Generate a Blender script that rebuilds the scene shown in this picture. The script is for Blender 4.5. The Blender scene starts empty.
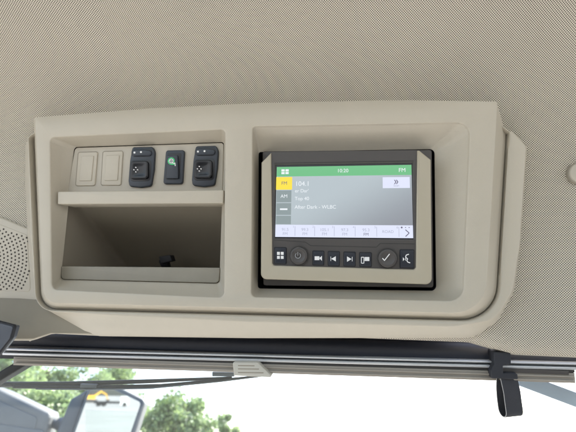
import bpy, bmesh, math, random
from mathutils import Vector, Matrix
R = math.radians
rnd = random.Random(7)
scn = bpy.context.scene
COL = scn.collection

# ------------------------------------------------------------------ camera
FPX = 430.0                      # focal length in pixels of the 576 px wide photograph
PITCH = 30.0
CAM = Vector((0.0, 0.0, 2.6))
cd = bpy.data.cameras.new('camera'); cam = bpy.data.objects.new('camera', cd); COL.objects.link(cam)
cam.location = CAM; cam.rotation_euler = (R(90 + PITCH), 0, 0)
cd.sensor_width = 36; cd.lens = FPX / 576 * 36; cd.clip_start = 0.02; cd.clip_end = 2000
cd.dof.use_dof = True; cd.dof.focus_distance = 0.47; cd.dof.aperture_fstop = 9.0
scn.camera = cam
# ------------------------------------------------------------------ world, sun, exposure
SUN_EL, SUN_AZ = 46.0, 38.0     # azimuth clockwise from +Y
w = bpy.data.worlds.new('World'); scn.world = w; w.use_nodes = True
nt = w.node_tree; bg = nt.nodes['Background']
sky = nt.nodes.new('ShaderNodeTexSky'); sky.sky_type = 'NISHITA'; sky.sun_disc = False
sky.sun_elevation = R(SUN_EL); sky.sun_rotation = R(SUN_AZ); sky.dust_density = 3.0; sky.air_density = 1.0
nt.links.new(sky.outputs[0], bg.inputs[0]); bg.inputs[1].default_value = 0.15
sd = bpy.data.lights.new('sun', 'SUN'); sd.energy = 4.0; sd.angle = R(0.5); sd.color = (1, 0.95, 0.87)
so = bpy.data.objects.new('sun', sd); COL.objects.link(so)
sdir = Vector((math.sin(R(SUN_AZ)) * math.cos(R(SUN_EL)), math.cos(R(SUN_AZ)) * math.cos(R(SUN_EL)), math.sin(R(SUN_EL))))
so.rotation_euler = sdir.to_track_quat('Z', 'Y').to_euler(); so.location = (0, 0, 30)
scn.view_settings.view_transform = 'Standard'; scn.view_settings.look = 'None'
EXPO = 2.0; scn.view_settings.exposure = EXPO; scn.view_settings.gamma = 1.0

# ------------------------------------------------------------------ frames
RC = Matrix.Rotation(R(90 + PITCH), 3, 'X')            # camera axes (right, up, back) -> world
YAW, TILT = R(8.0), R(6.0)
def _ry(p):
    x, y, z = p
    return Vector((x * math.cos(YAW) - z * math.sin(YAW), y, x * math.sin(YAW) + z * math.cos(YAW)))
UC = _ry((1, 0, 0)); VC = _ry((0, math.cos(TILT), -math.sin(TILT))); NC = _ry((0, math.sin(TILT), math.cos(TILT)))
def cray(px, py): return Vector(((px - 288) / FPX, (216 - py) / FPX, -1.0))
X0 = cray(270, 215) * 0.47
MLOC = Matrix.Identity(4)
for i, a in enumerate((UC, VC, NC)):
    wv = RC @ a
    for r in range(3): MLOC[r][i] = wv[r]
o_ = RC @ X0 + CAM
for r in range(3): MLOC[r][3] = o_[r]
def L(px, py, wv=0.0):
    """point of the console's own frame (u right, v up, w out of the face) at depth layer wv"""
    r = cray(px, py); t = (NC.dot(X0) + wv) / NC.dot(r); d = r * t - X0
    return Vector((UC.dot(d), VC.dot(d), wv))
PX = 0.47 / FPX
def wdir(px, py): return (RC @ cray(px, py)).normalized()
def Wp(px, py, dist): return CAM + wdir(px, py) * dist

# ------------------------------------------------------------------ materials
def mat(name, col, rough=0.5, metal=0.0, spec=0.5, grain=0.0, gscale=3000, emis=None, estr=1.0, var=0.0, coat=0.0, vscale=12):
    m = bpy.data.materials.new(name); m.use_nodes = True; n = m.node_tree; b = n.nodes['Principled BSDF']
    b.inputs['Base Color'].default_value = (*col, 1); b.inputs['Roughness'].default_value = rough
    b.inputs['Metallic'].default_value = metal; b.inputs['Specular IOR Level'].default_value = spec
    b.inputs['Coat Weight'].default_value = coat
    tc = n.nodes.new('ShaderNodeTexCoord')
    if grain > 0:
        no = n.nodes.new('ShaderNodeTexNoise'); no.inputs['Scale'].default_value = gscale; no.inputs['Detail'].default_value = 2
        bu = n.nodes.new('ShaderNodeBump'); bu.inputs['Strength'].default_value = grain; bu.inputs['Distance'].default_value = 0.0004
        n.links.new(tc.outputs['Object'], no.inputs['Vector']); n.links.new(no.outputs['Fac'], bu.inputs['Height'])
        n.links.new(bu.outputs[0], b.inputs['Normal'])
    if var > 0:
        no = n.nodes.new('ShaderNodeTexNoise'); no.inputs['Scale'].default_value = vscale; no.inputs['Detail'].default_value = 5
        mr = n.nodes.new('ShaderNodeMapRange'); mr.inputs[1].default_value = 0.3; mr.inputs[2].default_value = 0.7
        mr.inputs[3].default_value = 1 - var; mr.inputs[4].default_value = 1 + var
        mx = n.nodes.new('ShaderNodeMix'); mx.data_type = 'RGBA'; mx.blend_type = 'MULTIPLY'; mx.inputs[0].default_value = 1
        mx.inputs[6].default_value = (*col, 1)
        n.links.new(tc.outputs['Object'], no.inputs['Vector']); n.links.new(no.outputs['Fac'], mr.inputs[0])
        n.links.new(mr.outputs[0], mx.inputs[7]); n.links.new(mx.outputs[2], b.inputs['Base Color'])
        m2 = n.nodes.new('ShaderNodeMapRange'); m2.inputs[3].default_value = max(0, rough - .07); m2.inputs[4].default_value = rough + .07
        n.links.new(no.outputs['Fac'], m2.inputs[0]); n.links.new(m2.outputs[0], b.inputs['Roughness'])
    if emis:
        b.inputs['Emission Color'].default_value = (*emis, 1); b.inputs['Emission Strength'].default_value = estr
    return m
M = {}
M['tan'] = mat('tan_plastic', (0.485, 0.442, 0.362), 0.4, grain=0.45, gscale=1400, var=0.025)
M['tan2'] = mat('tan_switch_panel', (0.46, 0.422, 0.352), 0.5, grain=0.3, gscale=1400, var=0.02)
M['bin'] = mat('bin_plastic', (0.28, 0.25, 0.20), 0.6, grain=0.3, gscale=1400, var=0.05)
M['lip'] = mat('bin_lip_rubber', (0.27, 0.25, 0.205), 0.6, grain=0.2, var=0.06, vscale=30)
M['olive'] = mat('olive_bezel_plastic', (0.42, 0.378, 0.29), 0.38, grain=0.2, gscale=2000, var=0.02)
M['char'] = mat('charcoal_plastic', (0.066, 0.060, 0.057), 0.42, grain=0.25, gscale=2500, var=0.05)
M['gap'] = mat('dark_gap', (0.012, 0.013, 0.018), 0.6)
M['lowtrim'] = mat('brown_lower_trim', (0.24, 0.215, 0.165), 0.7, grain=.3, var=.05)  # darker brown holds the shade of the lower corner
M['hole'] = mat('speaker_hole', (0.05, 0.042, 0.034), 0.8)
M['groove'] = mat('groove_shadow_plastic', (0.035, 0.033, 0.032), 0.6)
M['navy'] = mat('navy_switch_plastic', (0.026, 0.033, 0.045), 0.38, grain=0.2, gscale=2500, var=0.05)
M['black'] = mat('black_glossy_plastic', (0.006, 0.007, 0.010), 0.3, spec=0.5)
M['btn'] = mat('button_plastic', (0.014, 0.018, 0.028), 0.38, grain=0.1)
M['white'] = mat('white_print', (0.8, 0.8, 0.8), 0.5)
M['dimwhite'] = mat('grey_print', (0.30, 0.31, 0.32), 0.5)
M['green'] = mat('green_print', (0.05, 0.5, 0.17), 0.5, emis=(0.05, 0.5, 0.17), estr=0.05)
M['blackstrap'] = mat('black_webbing', (0.018, 0.02, 0.027), 0.65, grain=0.6, gscale=900)
M['strapedge'] = mat('strap_cut_edge', (0.35, 0.34, 0.33), 0.5)  # paler than the webbing: light caught along the edge, painted in
M['alu'] = mat('aluminium', (0.6, 0.61, 0.62), 0.3, metal=0.5, var=0.02)
M['roller'] = mat('roller_cloth', (0.012, 0.015, 0.026), 0.5, grain=0.3, var=0.1)
M['housing'] = mat('shade_housing', (0.008, 0.01, 0.018), 0.5)
M['bar'] = mat('shade_bar_plastic', (0.30, 0.27, 0.23), 0.5, grain=0.2, var=0.03)
M['tab'] = mat('shade_tab_plastic', (0.50, 0.48, 0.42), 0.5, grain=0.2)
M['grey'] = mat('grey_cast_plastic', (0.11, 0.115, 0.125), 0.55, grain=0.5, gscale=300, var=0.08)
M['darkgrey'] = mat('dark_grey_plastic', (0.06, 0.068, 0.085), 0.5, grain=0.4, gscale=300, var=0.1)
M['blackrub'] = mat('black_rubber', (0.012, 0.013, 0.014), 0.6)
M['mirror'] = mat('mirror_glass', (0.5, 0.52, 0.53), 0.02, metal=1.0)
M['padgrey'] = mat('grey_panel', (0.085, 0.095, 0.115), 0.4, grain=0.2, var=0.05)
M['vwhite'] = mat('white_vehicle_paint', (0.75, 0.77, 0.78), 0.35)
M['vyellow'] = mat('yellow_machine_paint', (0.75, 0.42, 0.03), 0.4)
M['vdark'] = mat('dark_chassis', (0.04, 0.04, 0.045), 0.6)
M['bark'] = mat('bark', (0.10, 0.075, 0.05), 0.9, grain=0.8, gscale=30, var=0.3)
M['post'] = mat('speckled_blue_post', (0.24, 0.28, 0.36), 0.5, grain=0.4, gscale=200, var=0.1)

def fabric():
    m = bpy.data.materials.new('perforated_headliner_fabric'); m.use_nodes = True; n = m.node_tree; b = n.nodes['Principled BSDF']
    N = n.nodes.new; lk = n.links.new
    b.inputs['Roughness'].default_value = 0.8; b.inputs['Specular IOR Level'].default_value = 0.25
    uv = N('ShaderNodeUVMap'); sp = N('ShaderNodeSeparateXYZ')
    nz = N('ShaderNodeTexNoise'); nz.inputs['Scale'].default_value = 5; nz.inputs['Detail'].default_value = 1
    mxv = N('ShaderNodeVectorMath'); mxv.operation = 'SCALE'; mxv.inputs['Scale'].default_value = 0.002
    ad = N('ShaderNodeVectorMath'); ad.operation = 'ADD'
    lk(uv.outputs[0], nz.inputs['Vector']); lk(nz.outputs['Color'], mxv.inputs[0]); lk(uv.outputs[0], ad.inputs[0]); lk(mxv.outputs[0], ad.inputs[1])
    lk(ad.outputs[0], sp.inputs[0])
    def mth(op, a, bb=None, c=None):
        q = N('ShaderNodeMath'); q.operation = op
        for i, v in enumerate((a, bb, c)):
            if v is None: continue
            if isinstance(v, (int, float)): q.inputs[i].default_value = v
            else: lk(v, q.inputs[i])
        return q.outputs[0]
    P = 0.0026
    cx = mth('COSINE', mth('MULTIPLY', sp.outputs[0], 2 * math.pi / P)); cy = mth('COSINE', mth('MULTIPLY', sp.outputs[1], 2 * math.pi / P))
    f = mth('MULTIPLY', cx, cy)
    mr = N('ShaderNodeMapRange'); mr.interpolation_type = 'SMOOTHSTEP'
    mr.inputs[1].default_value = -0.25; mr.inputs[2].default_value = 0.6; lk(f, mr.inputs[0])
    n2 = N('ShaderNodeTexNoise'); n2.inputs['Scale'].default_value = 9; n2.inputs['Detail'].default_value = 4; lk(uv.outputs[0], n2.inputs['Vector'])
    cr = N('ShaderNodeMix'); cr.data_type = 'RGBA'; cr.inputs[6].default_value = (0.64, 0.59, 0.495, 1); cr.inputs[7].default_value = (0.72, 0.67, 0.565, 1)
    lk(n2.outputs['Fac'], cr.inputs[0])
    mx = N('ShaderNodeMix'); mx.data_type = 'RGBA'; lk(mr.outputs[0], mx.inputs[0]); lk(cr.outputs[2], mx.inputs[6]); mx.inputs[7].default_value = (0.045, 0.037, 0.028, 1)
    lk(mx.outputs[2], b.inputs['Base Color'])
    bu = N('ShaderNodeBump'); bu.inputs['Strength'].default_value = 0.5; bu.inputs['Distance'].default_value = 0.0006; bu.invert = True
    lk(f, bu.inputs['Height']); lk(bu.outputs[0], b.inputs['Normal'])
    return m
M['fabric'] = fabric()

def ground_mat():
    m = mat('gravel_ground', (0.40, 0.375, 0.34), 0.95); n = m.node_tree; b = n.nodes['Principled BSDF']
    tc = n.nodes.new('ShaderNodeTexCoord')
    a = n.nodes.new('ShaderNodeTexNoise'); a.inputs['Scale'].default_value = 0.12; a.inputs['Detail'].default_value = 10; a.inputs['Roughness'].default_value = .65
    r = n.nodes.new('ShaderNodeValToRGB'); e = r.color_ramp.elements
    e[0].position = .3; e[0].color = (0.27, 0.268, 0.26, 1); e[1].position = .7; e[1].color = (0.40, 0.398, 0.385, 1)
    n.links.new(tc.outputs['Object'], a.inputs['Vector']); n.links.new(a.outputs['Fac'], r.inputs[0]); n.links.new(r.outputs[0], b.inputs['Base Color'])
    return m
M['ground'] = ground_mat()

def leaf_mat(name, c1, c2):
    m = bpy.data.materials.new(name); m.use_nodes = True; n = m.node_tree; n.nodes.clear()
    N = n.nodes.new; lk = n.links.new
    out = N('ShaderNodeOutputMaterial'); d = N('ShaderNodeBsdfDiffuse'); t = N('ShaderNodeBsdfTranslucent'); g = N('ShaderNodeBsdfGlossy'); g.inputs['Roughness'].default_value = .45
    tc = N('ShaderNodeTexCoord'); no = N('ShaderNodeTexNoise'); no.inputs['Scale'].default_value = 1.3; no.inputs['Detail'].default_value = 6
    cr = N('ShaderNodeValToRGB'); cr.color_ramp.elements[0].position = .35; cr.color_ramp.elements[1].position = .65
    cr.color_ramp.elements[0].color = (*c1, 1); cr.color_ramp.elements[1].color = (*c2, 1)
    lk(tc.outputs['Object'], no.inputs['Vector']); lk(no.outputs['Fac'], cr.inputs[0])
    lk(cr.outputs[0], d.inputs[0]); lk(cr.outputs[0], t.inputs[0])
    m1 = N('ShaderNodeMixShader'); m1.inputs[0].default_value = .45; lk(d.outputs[0], m1.inputs[1]); lk(t.outputs[0], m1.inputs[2])
    m2 = N('ShaderNodeMixShader'); m2.inputs[0].default_value = .08; lk(m1.outputs[0], m2.inputs[1]); lk(g.outputs[0], m2.inputs[2])
    lk(m2.outputs[0], out.inputs[0]); return m
M['leaf'] = leaf_mat('leaves', (0.17, 0.24, 0.10), (0.32, 0.42, 0.19))

def glass_mat():
    m = bpy.data.materials.new('windscreen_glass'); m.use_nodes = True; n = m.node_tree; n.nodes.clear()
    out = n.nodes.new('ShaderNodeOutputMaterial'); t = n.nodes.new('ShaderNodeBsdfTransparent'); t.inputs[0].default_value = (0.93, 0.96, 0.95, 1)
    g = n.nodes.new('ShaderNodeBsdfGlossy'); g.inputs['Roughness'].default_value = 0.0
    fr = n.nodes.new('ShaderNodeFresnel'); fr.inputs[0].default_value = 1.2
    m1 = n.nodes.new('ShaderNodeMixShader'); n.links.new(fr.outputs[0], m1.inputs[0]); n.links.new(t.outputs[0], m1.inputs[1]); n.links.new(g.outputs[0], m1.inputs[2])
    du = n.nodes.new('ShaderNodeBsdfTranslucent'); du.inputs[0].default_value = (.9, .93, .92, 1)
    m2 = n.nodes.new('ShaderNodeMixShader'); m2.inputs[0].default_value = 0.006      # pale veil: hazy glass, with flare painted in over the view
    n.links.new(m1.outputs[0], m2.inputs[1]); n.links.new(du.outputs[0], m2.inputs[2])
    n.links.new(m2.outputs[0], out.inputs[0]); return m
M['glass'] = glass_mat()

def screen_mat(name, c1, c2=None):
    """lit LCD: emission from the picture, glossy cover"""
    m = mat(name, (0.02, 0.02, 0.02), 0.12, spec=0.5, emis=c1, estr=1.0)
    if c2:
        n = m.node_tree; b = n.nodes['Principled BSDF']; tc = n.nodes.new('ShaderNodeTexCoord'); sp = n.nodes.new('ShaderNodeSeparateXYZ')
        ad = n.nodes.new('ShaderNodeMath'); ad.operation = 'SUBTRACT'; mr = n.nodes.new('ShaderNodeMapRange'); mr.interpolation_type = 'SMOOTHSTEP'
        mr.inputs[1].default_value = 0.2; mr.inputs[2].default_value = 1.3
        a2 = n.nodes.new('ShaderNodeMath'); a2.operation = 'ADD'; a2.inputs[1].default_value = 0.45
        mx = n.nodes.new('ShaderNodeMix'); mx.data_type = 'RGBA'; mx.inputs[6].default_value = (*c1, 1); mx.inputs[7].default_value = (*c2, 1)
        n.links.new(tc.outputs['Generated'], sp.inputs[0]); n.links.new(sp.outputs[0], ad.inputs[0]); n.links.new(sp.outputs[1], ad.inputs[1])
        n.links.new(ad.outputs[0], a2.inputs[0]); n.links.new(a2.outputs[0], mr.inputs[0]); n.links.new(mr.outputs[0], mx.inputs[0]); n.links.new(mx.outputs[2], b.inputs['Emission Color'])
    return m
ES = 1.0 / 2 ** EXPO     # 1 / 2**exposure: a lit pixel value v shows as v
def sc(*c): return tuple(x * ES for x in c)
M['s_bg'] = screen_mat('screen_background', sc(.48, .55, .59), sc(.28, .30, .34))  # grey fade to lower right: washed reflection painted into the emission
M['s_green'] = screen_mat('screen_green', sc(.17, .53, .25))
M['s_yellow'] = screen_mat('screen_yellow', sc(1.0, .78, .07))
M['s_tile'] = screen_mat('screen_grey_tile', sc(.28, .34, .35))
M['s_white'] = screen_mat('screen_white', sc(.76, .80, .98))
M['s_text'] = screen_mat('screen_text_white', sc(.86, .91, .95))
M['s_grey'] = screen_mat('screen_text_grey', sc(.42, .44, .56))
M['s_dark'] = screen_mat('screen_text_dark', sc(.16, .15, .22))

# ------------------------------------------------------------------ mesh helpers
def tag(o, label=None, cat=None, group=None, kind=None):
    if label: o['label'] = label
    if cat: o['category'] = cat
    if group: o['group'] = group
    if kind: o['kind'] = kind
    return o
class Root:
    """a thing: Empty whose children are given in the same frame as its base point"""
    def __init__(s, name, base, frame=None, label=None, cat=None, group=None):
        s.base = Vector(base); o = bpy.data.objects.new(name, None); o.empty_display_size = 0.02; COL.objects.link(o)
        s.o = o; s.f = frame if frame is not None else Matrix.Identity(4)
        o.matrix_world = s.f @ Matrix.Translation(s.base)
        tag(o, label, cat, group)
def build(name, vf, material, root=None, parent=None, smooth=40, frame=None, mats=None, fm=None):
    """vf = (verts, faces). root: Root that owns it; parent: the part that owns it"""
    vs, fs = vf
    base = root.base if root else Vector((0, 0, 0))
    if root is None:
        base = sum((Vector(v) for v in vs), Vector()) / len(vs)
    me = bpy.data.meshes.new(name); me.from_pydata([tuple(Vector(v) - base) for v in vs], [], fs)
    me.update()
    for mm in ([material] if mats is None else mats): me.materials.append(mm)
    if fm: 
        for p, i in zip(me.polygons, fm): p.material_index = i
    if smooth:
        me.polygons.foreach_set('use_smooth', [True] * len(me.polygons)); me.set_sharp_from_angle(angle=R(smooth))
    o = bpy.data.objects.new(name, me); COL.objects.link(o)
    if root: o.parent = parent if parent else root.o
    else:
        o.matrix_world = (frame if frame is not None else Matrix.Identity(4)) @ Matrix.Translation(base)
    return o
def merge(*parts):
    V, F = [], []
    for v, f in parts:
        n = len(V); V += list(v); F += [tuple(i + n for i in q) for q in f]
    return V, F
def area2(c): return sum(c[i - 1][0] * c[i][1] - c[i][0] * c[i - 1][1] for i in range(len(c)))
def offset(c, d):
    """offset polygon (list of 2D) outward by d"""
    n = len(c); s = 1 if area2(c) > 0 else -1; out = []
    for i in range(n):
        p, q, r_ = Vector(c[i - 1]).to_2d(), Vector(c[i]).to_2d(), Vector(c[(i + 1) % n]).to_2d()
        a = (q - p).normalized(); b = (r_ - q).normalized()
        na = Vector((a.y, -a.x)) * s; nb = Vector((b.y, -b.x)) * s
        k = 1 + na.dot(nb); k = max(k, .3)
        out.append(q + (na + nb) / k * d)
    return out
def rounded(c, rad, seg=6):
    n = len(c); out = []
    for i in range(n):
        r = rad[i] if isinstance(rad, (list, tuple)) else rad
        p, q, s = Vector(c[i - 1]).to_2d(), Vector(c[i]).to_2d(), Vector(c[(i + 1) % n]).to_2d()
        a = (p - q); b = (s - q); la, lb = a.length, b.length; a.normalize(); b.normalize()
        th = math.acos(max(-1, min(1, a.dot(b)))) / 2
        if r <= 1e-7 or th > R(89.5): 
            out += [q.copy() for _ in range(seg + 1)] if r > 1e-7 else [q.copy()]
            if r > 1e-7:
                for k in range(seg + 1): out[-1 - k] = q + b * (1e-5 * (seg - k)) if False else q + b * ((seg / 2 - k) * 1e-5)
            continue
        t = min(r / math.tan(th), la * .49, lb * .49); rr = t * math.tan(th)
        cen = q + (a + b).normalized() * (rr / math.sin(th))
        p0 = q + a * t; p1 = q + b * t
        a0 = math.atan2(p0.y - cen.y, p0.x - cen.x); a1 = math.atan2(p1.y - cen.y, p1.x - cen.x)
        d = (a1 - a0 + math.pi) % (2 * math.pi) - math.pi
        for k in range(seg + 1):
            an = a0 + d * k / seg; out.append(Vector((cen.x + rr * math.cos(an), cen.y + rr * math.sin(an))))
    return out
def uvp(corners, wv): return [L(x, y, wv).to_2d() for x, y in corners]
def ccw(c): return c if area2(c) > 0 else list(reversed(c))
def loop3(c2, wv): return [Vector((p.x, p.y, wv)) for p in c2]
def loft(loops, cap_end=False, cap_start=False):
    V, F = [], []; n = len(loops[0])
    for lp in loops: V += lp
    for k in range(len(loops) - 1):
        for i in range(n):
            j = (i + 1) % n; F.append((k * n + i, k * n + j, (k + 1) * n + j, (k + 1) * n + i))
    if cap_end: F.append(tuple(range((len(loops) - 1) * n, len(loops) * n)))
    if cap_start: F.append(tuple(reversed(range(n))))
    return V, F
def plate2(c2, rad, w0, w1, bev=0.0006, seg=6, nb=3):
    """solid with outline c2 (local uv) from depth w0 (back) to w1 (front), front edge rounded by bev"""
    c2 = ccw(c2); lo = [loop3(rounded(c2, rad, seg), w0)]
    lo.append(loop3(rounded(c2, rad, seg), w1 - bev))
    for k in range(1, nb + 1):
        a = math.pi / 2 * k / nb
        d = bev * (1 - math.cos(a))
        r = [max(x - d, 1e-6) if x > 0 else 0 for x in rad] if isinstance(rad, (list, tuple)) else (max(rad - d, 1e-6) if rad > 0 else 0)
        lo.append(loop3(rounded(offset(c2, -d), r, seg), w1 - bev + bev * math.sin(a)))
    return loft(lo, True, True)
def plate(corners, rpx, w0, w1, bev=0.0006, seg=6):
    c = uvp(corners, w1); rev = area2(c) < 0
    rad = [r * PX for r in rpx] if isinstance(rpx, (list, tuple)) else rpx * PX
    if rev:
        c.reverse()
        if isinstance(rad, list): rad.reverse()
    return plate2(c, rad, w0, w1, bev, seg)
def fill_holes(outer, holes):
    """flat triangulated cap between an outer 3D loop and hole loops"""
    bm = bmesh.new(); eds = []
    for lp in [outer] + holes:
        vs = [bm.verts.new(p) for p in lp]
        for i in range(len(vs)): eds.append(bm.edges.new((vs[i - 1], vs[i])))
    bmesh.ops.triangle_fill(bm, use_beauty=True, use_dissolve=False, edges=eds, normal=(0, 0, 1))
    bm.verts.index_update()
    r = ([v.co.copy() for v in bm.verts], [tuple(v.index for v in f.verts) for f in bm.faces]); bm.free(); return r
def weld(vf, d=1e-6, recalc=False):
    bm = bmesh.new(); vs = [bm.verts.new(v) for v in vf[0]]
    for f in vf[1]:
        try: bm.faces.new([vs[i] for i in f])
        except ValueError: pass
    bmesh.ops.remove_doubles(bm, verts=bm.verts, dist=d)
    if recalc: bmesh.ops.recalc_face_normals(bm, faces=bm.faces)
    bm.verts.index_update()
    r = ([v.co.copy() for v in bm.verts], [tuple(v.index for v in f.verts) for f in bm.faces]); bm.free(); return r
def disc(c, r, w0, w1, bev=0.0005, n=40, squash=1.0):
    lo = []
    for rr, ww in ((r, w0), (r, w1 - bev), (r - bev * .3, w1 - bev * .3), (r - bev, w1)):
        lo.append([Vector((c.x + rr * math.cos(2 * math.pi * i / n), c.y + rr * squash * math.sin(2 * math.pi * i / n), ww)) for i in range(n)])
    return loft(lo, True, True)
def ringp(c, r1, r2, w0, w1, n=40, a0=0, a1=2 * math.pi):
    full = abs(a1 - a0 - 2 * math.pi) < 1e-6; V, F = [], []
    m = n if full else n + 1
    for i in range(m):
        a = a0 + (a1 - a0) * i / n; cs, sn = math.cos(a), math.sin(a)
        V += [Vector((c.x + r1 * cs, c.y + r1 * sn, w0)), Vector((c.x + r1 * cs, c.y + r1 * sn, w1)), Vector((c.x + r2 * cs, c.y + r2 * sn, w1)), Vector((c.x + r2 * cs, c.y + r2 * sn, w0))]
    for i in range(n):
        j = (i + 1) % m
        for k in range(4): F.append((i * 4 + k, i * 4 + (k + 1) % 4, j * 4 + (k + 1) % 4, j * 4 + k))
    return V, F
def tube(pts, rad, n=12, caps=True):
    V, F = [], []; pts = [Vector(p) for p in pts]
    for i, p in enumerate(pts):
        t = ((pts[min(i + 1, len(pts) - 1)] - pts[max(i - 1, 0)])).normalized()
        a = t.cross(Vector((0.13, 0.21, 1))).normalized()
        if a.length < .1: a = t.cross(Vector((0, 1, 0))).normalized()
        b = t.cross(a); r = rad[i] if isinstance(rad, (list, tuple)) else rad
        V += [p + (a * math.cos(2 * math.pi * k / n) + b * math.sin(2 * math.pi * k / n)) * r for k in range(n)]
    for i in range(len(pts) - 1):
        for k in range(n): F.append((i * n + k, i * n + (k + 1) % n, (i + 1) * n + (k + 1) % n, (i + 1) * n + k))
    if caps: F.append(tuple(range(n))); F.append(tuple(range((len(pts) - 1) * n, len(pts) * n)))
    return V, F
def strip(a, b, half, w0, w1, bev=0.0003):
    """straight bar on a layer between two local points, half width in metres"""
    d = (b - a).to_2d().normalized(); nn = Vector((-d.y, d.x)) * half
    a2, b2 = a.to_2d(), b.to_2d()
    return plate2([a2 - nn, b2 - nn, b2 + nn, a2 + nn], 0, w0, w1, bev)
def poly(pxs, w0, w1): return plate(pxs, 0, w0, w1, 0.00005)
def pline(pxs, half_px, w0, w1):
    return merge(*[strip(L(*pxs[i], w1), L(*pxs[i + 1], w1), half_px * PX, w0, w1, 0.00005) for i in range(len(pxs) - 1)])
def text(name, s, px, py, hpx, wv, material, root, parent=None, align='CENTER', bold=0.0):
    cu = bpy.data.curves.new(name, 'FONT'); cu.body = s; cu.align_x = align; cu.align_y = 'CENTER'; cu.size = hpx * PX / 0.72; cu.extrude = 0.00003; cu.offset = bold
    to = bpy.data.objects.new('tmp', cu); COL.objects.link(to)
    bpy.context.view_layer.update()
    me = bpy.data.meshes.new_from_object(to.evaluated_get(bpy.context.evaluated_depsgraph_get()))
    bpy.data.objects.remove(to); me.name = name; me.materials.clear(); me.materials.append(material)
    o = bpy.data.objects.new(name, me); COL.objects.link(o); o.parent = parent if parent else root.o
    o.location = L(px, py, wv) - root.base
    return o

# ------------------------------------------------------------------ setting: ground
def sheet():
    V = [(-600, -600, 0), (600, -600, 0), (600, 600, 0), (-600, 600, 0)]; return V, [(0, 1, 2, 3)]
tag(build('ground', sheet(), M['ground'], smooth=0), kind='structure')

# ------------------------------------------------------------------ setting: headliner surface
vTop = L(270, 100, -.028).y; vBot = L(270, 332.5, -.028).y
def headliner():
    # profile (v, w) in console frame: flat behind the console, curving back over the camera, level roof to the rear
    prof = []; v, wv = vBot - 0.012, -0.05
    prof.append((vBot - .006, wv)); prof.append((vBot - .003, -0.036)); prof.append((vBot + .004, -0.030))
    v = vBot + .012; wv = -0.028
    while v < vTop - .03: prof.append((v, wv)); v += 0.006
    ang = 0.0; step = 0.006
    while wv < 1.7:
        prof.append((v, wv)); ang = min(ang + (1.9 if ang < 44 else .35), 60)
        st = step if wv < .3 else .05
        v += math.cos(R(ang)) * st; wv += math.sin(R(ang)) * st
    us = []; u = -0.6
    while u <= 0.8: us.append(u); u += 0.006 if -0.45 < u < 0.45 else 0.03
    V, UV = [], []; s = 0
    for j, (v, wv) in enumerate(prof):
        if j: s += math.hypot(v - prof[j - 1][0], wv - prof[j - 1][1])
        for u in us:
            a = max(0, -0.36 - u); b = max(0, u - 0.30)
            dw = a * a * 2.2 + b * b * 0.7
            dn = .0115 * min(1, max(0, (u - .215) / .045)) * max(0, 1 - j / 12); vb = v - dn
            V.append(Vector((u, vb, wv + dw)))

            st = min(1, max(0, (-0.20 - u) / .12)); UV.append((u * 1.0 + (-.2 - u if u < -.2 else 0) * .22, s - dn))
    nu = len(us); F = []
    A = L(60, 128, -.028); B = L(470, 318, -.028)
    for j in range(len(prof) - 1):
        for i in range(nu - 1):
            cu_, cv_ = (us[i] + us[i + 1]) / 2, (prof[j][0] + prof[j + 1][0]) / 2
            if A.x < cu_ < B.x and B.y < cv_ < A.y: continue
            F.append((j * nu + i, j * nu + i + 1, (j + 1) * nu + i + 1, (j + 1) * nu + i))
    return V, F, UV
hv, hf, huv = headliner()
hl = build('ceiling', (hv, hf), M['fabric'], frame=MLOC, smooth=180)
ul = hl.data.uv_layers.new(name='UVMap')
for lp in hl.data.loops: ul.data[lp.index].uv = huv[lp.vertex_index]
tag(hl, kind='structure')
# unseen cab shell, added and sized to shape the light on the console
def boxc(x0, y0, z0, x1, y1, z1):
    V = [Vector((x, y, z)) for x in (x0, x1) for y in (y0, y1) for z in (z0, z1)]
    return V, [(0, 1, 3, 2), (4, 6, 7, 5), (0, 4, 5, 1), (2, 3, 7, 6), (0, 2, 6, 4), (1, 5, 7, 3)]
M['cabtrim'] = mat('cab_trim_plastic', (0.16, 0.155, 0.145), 0.6, var=.05)
M['cabfloor'] = mat('cab_floor_mat', (0.36, 0.36, 0.35), 0.8, var=.1)  # pale tone, added to throw light up onto the console
build('floor', boxc(-.85, -1.3, .95, .85, .55, 1.0), M['cabfloor'], smooth=0)['kind'] = 'structure'
build('back_wall', boxc(-.85, -1.36, 1.0, .85, -1.30, 2.58), M['cabtrim'], smooth=0)['kind'] = 'structure'  # unseen, height set to cut light from behind
for sx in (-1, 1):
    build('side_wall', boxc(sx * .85, -1.3, 1.0, sx * .90, .55, 2.4), M['cabtrim'], smooth=0)['kind'] = 'structure'
# ------------------------------------------------------------------ overhead console
con = Root('overhead_console', L(270, 325, -0.03), MLOC, 'large tan plastic overhead console holding switches, an open bin and the radio', 'console')
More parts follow.
